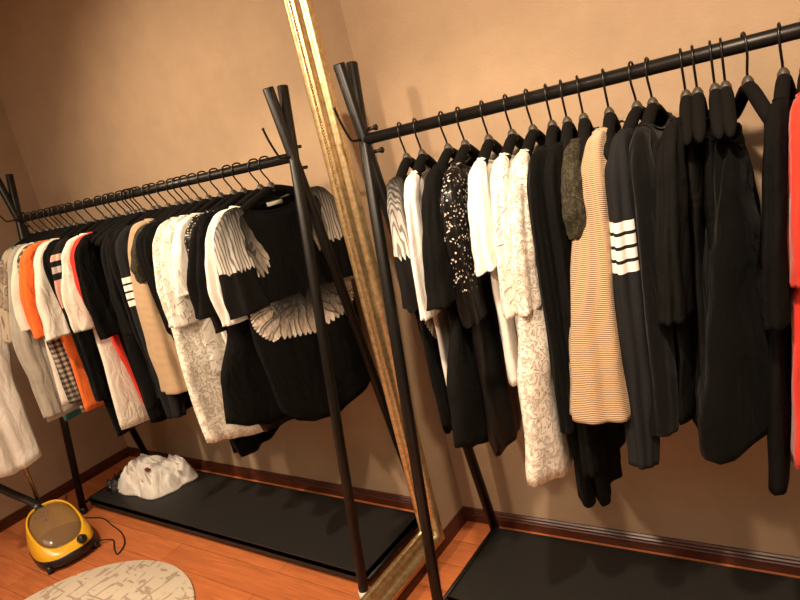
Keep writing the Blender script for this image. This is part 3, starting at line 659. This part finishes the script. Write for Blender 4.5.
for A, B_ in zip(R, R[1:]):
    for k in range(seg): bm.faces.new((A[k], A[(k+1) % seg], B_[(k+1) % seg], B_[k]))
bm.faces.new(R[-1]); link('water_tank', bm, 'smoked_tank', st)
bm = bmesh.new(); tube(bm, [(-.140, .052, .086), (-.158, .058, .088), (-.164, .060, .089)], [.020, .020, .016], 20); link('dial', bm, 'black_plastic', st)
for (x, y) in ((-.12, -.10), (-.12, .10), (.12, -.10), (.12, .10)):
    link('wheel', tube(bmesh.new(), [(x, y-.012, .018), (x, y+.012, .018)], .018, 16), 'black_plastic', st)
link('hose_socket', tube(bmesh.new(), [(.135, -.02, .15), (.155, -.02, .20), (.155, -.02, .225)], [.032, .030, .022], 18), 'black_plastic', st)
link('pole', tube(bmesh.new(), [(.160, -.005, .12), (.160, -.005, 1.42)], .0095, 14), 'chrome', st)
link('steam_hose', tube(bmesh.new(), smooth_pts([(.155, -.02, .215), (.155, -.045, .255), (.155, -.10, .33), (.155, -.17, .44), (.16, -.25, .60), (.17, -.29, .82), (.165, -.22, 1.15), (.16, -.05, 1.38)], 6), .018, 14), 'appliance_hose', st)
link('crossbar', tube(bmesh.new(), [(.16, -.20, 1.405), (.16, .19, 1.405)], .008, 10), 'black_plastic', st)
# white garments on the steamer pole
sx, sy = ST[0]+.16*math.cos(SR), ST[1]+.16*math.sin(SR)
garment('white_shirt', sx+.0, 'white shirt hanging on the pole of the yellow garment steamer', 'shirt', 'white_cotton',
    [(1.42, .17), (1.2, .2), (.8, .22), (.2, .22)], [(1.42, .17), (1.2, .2), (.8, .10), (.2, .08)], hem=((0, .44), (.4, .42), (1, .47)), tn=.022, amp=.008, waves=4, y=sy-.02, yaw=.15, hz=1.427, group=None,
    hlabel='padded black hanger on the steamer pole', zs=.07,
    sleeves=[dict(p=[(.15, 1.27), (.19, 1.2), (.21, 1.05), (.22, .93)], ru=(.05, .06, .06), rn=(.02, .026, .03)), dict(p=[(-.15, 1.27), (-.19, 1.2), (-.22, 1.05), (-.23, .93)], ru=(.05, .06, .06), rn=(.02, .026, .03))])
# crumpled white cloth on the tray
def heap(name, loc, sx_, sy_, sz_, mat, seed, outline, nr=26, ns=72, crease=1.0):
    bm = bmesh.new(); R = []
    for i in range(nr+1):
        t = i/nr; rg = []
        for k in range(ns):
            th = 2*math.pi*k/ns; rad = lerp(outline, math.degrees(th))
            x, y = math.cos(th)*rad*t*sx_, math.sin(th)*rad*t*sy_
            v = Vector((x*9+seed, y*9, 0)); f = abs(noise.noise(v*1.0+Vector((0, 0, 3)))); f2 = 1-abs(noise.noise(Vector((x*14+y*8+seed, y*16-x*5, 1))))*2.2; f3 = noise.noise(v*2.5)
            w1 = Vector((x*7+seed, y*7, 2)); wx = noise.noise(w1)*.8; wy = noise.noise(w1+Vector((9, 3, 1)))*.8
            rg1 = 1-abs(noise.noise(Vector((x*13+wx*2+seed, y*9+wy*2, 5))))*3.2; rg2 = 1-abs(noise.noise(Vector((x*20-y*14+wx*3, y*22+wy*3+seed, 8))))*3.0
            h = sz_*((1-t**3.4)*(.60+.55*noise.noise(Vector((x*6+seed, y*6, 7))))+crease*(.30*rg1+.17*rg2)*(1-t**8))
            rg.append(bm.verts.new((x, y, max(.002, h))))
        R.append(rg)
    for A, B_ in zip(R, R[1:]):
        for k in range(ns): bm.faces.new((A[k], A[(k+1) % ns], B_[(k+1) % ns], B_[k]))
    bmesh.ops.remove_doubles(bm, verts=bm.verts[:], dist=.0004)
    bot = bm.faces.new([v for v in R[-1] if v.is_valid][::-1])
    return link(name, bm, mat, loc=loc)
ol = [(0, .95), (30, 1.0), (60, .8), (90, .95), (120, 1.05), (150, 1.1), (180, .85), (210, .95), (240, 1.1), (270, .85), (300, 1.0), (330, 1.1), (360, .95)]
TS = TZ-.006
cl = thing('crumpled_shirt', (1.735, -.235, TS), 'crumpled white shirt with dark red print lying on the black rack tray', 'shirt', rz=-.1)
h = heap('folded_cloth', (0, 0, 0), .235, .150, .125, 'white_cotton', 2.3, ol, 48, 128); h.parent = cl
bm = bmesh.new()
for k, (x, y, r_) in enumerate([(-.03, -.04, .016), (-.045, -.052, .012), (-.022, -.060, .010), (-.04, -.030, .008)]):
    bmesh.ops.create_uvsphere(bm, u_segments=12, v_segments=8, radius=r_, matrix=Matrix.Translation((x, y, .108))@Matrix.Diagonal((1, 1, .5, 1)))
link('print_mark', bm, 'dark_red_print', cl)
tag(heap('crumpled_bag', (1.945, -.29, TS), .075, .10, .06, 'crumpled_bag', 7.1, ol, 14, 40, 1.5), 'small shiny black bag at the far end of the rack tray', 'bag')
# power cord
pts = smooth_pts([(1.64, -.66, .03), (1.60, -.60, .006), (1.52, -.64, .004), (1.46, -.66, .004), (1.50, -.60, .004), (1.60, -.55, .004), (1.74, -.52, .004), (1.86, -.50, .004), (2.0, -.53, .004), (2.2, -.50, .004), (2.36, -.42, .004)], 6)
tag(link('power_cord', tube(bmesh.new(), pts, .0033, 8), 'hose_rubber'), 'thin black power cord curling over the floor beside the yellow steamer', 'cord')
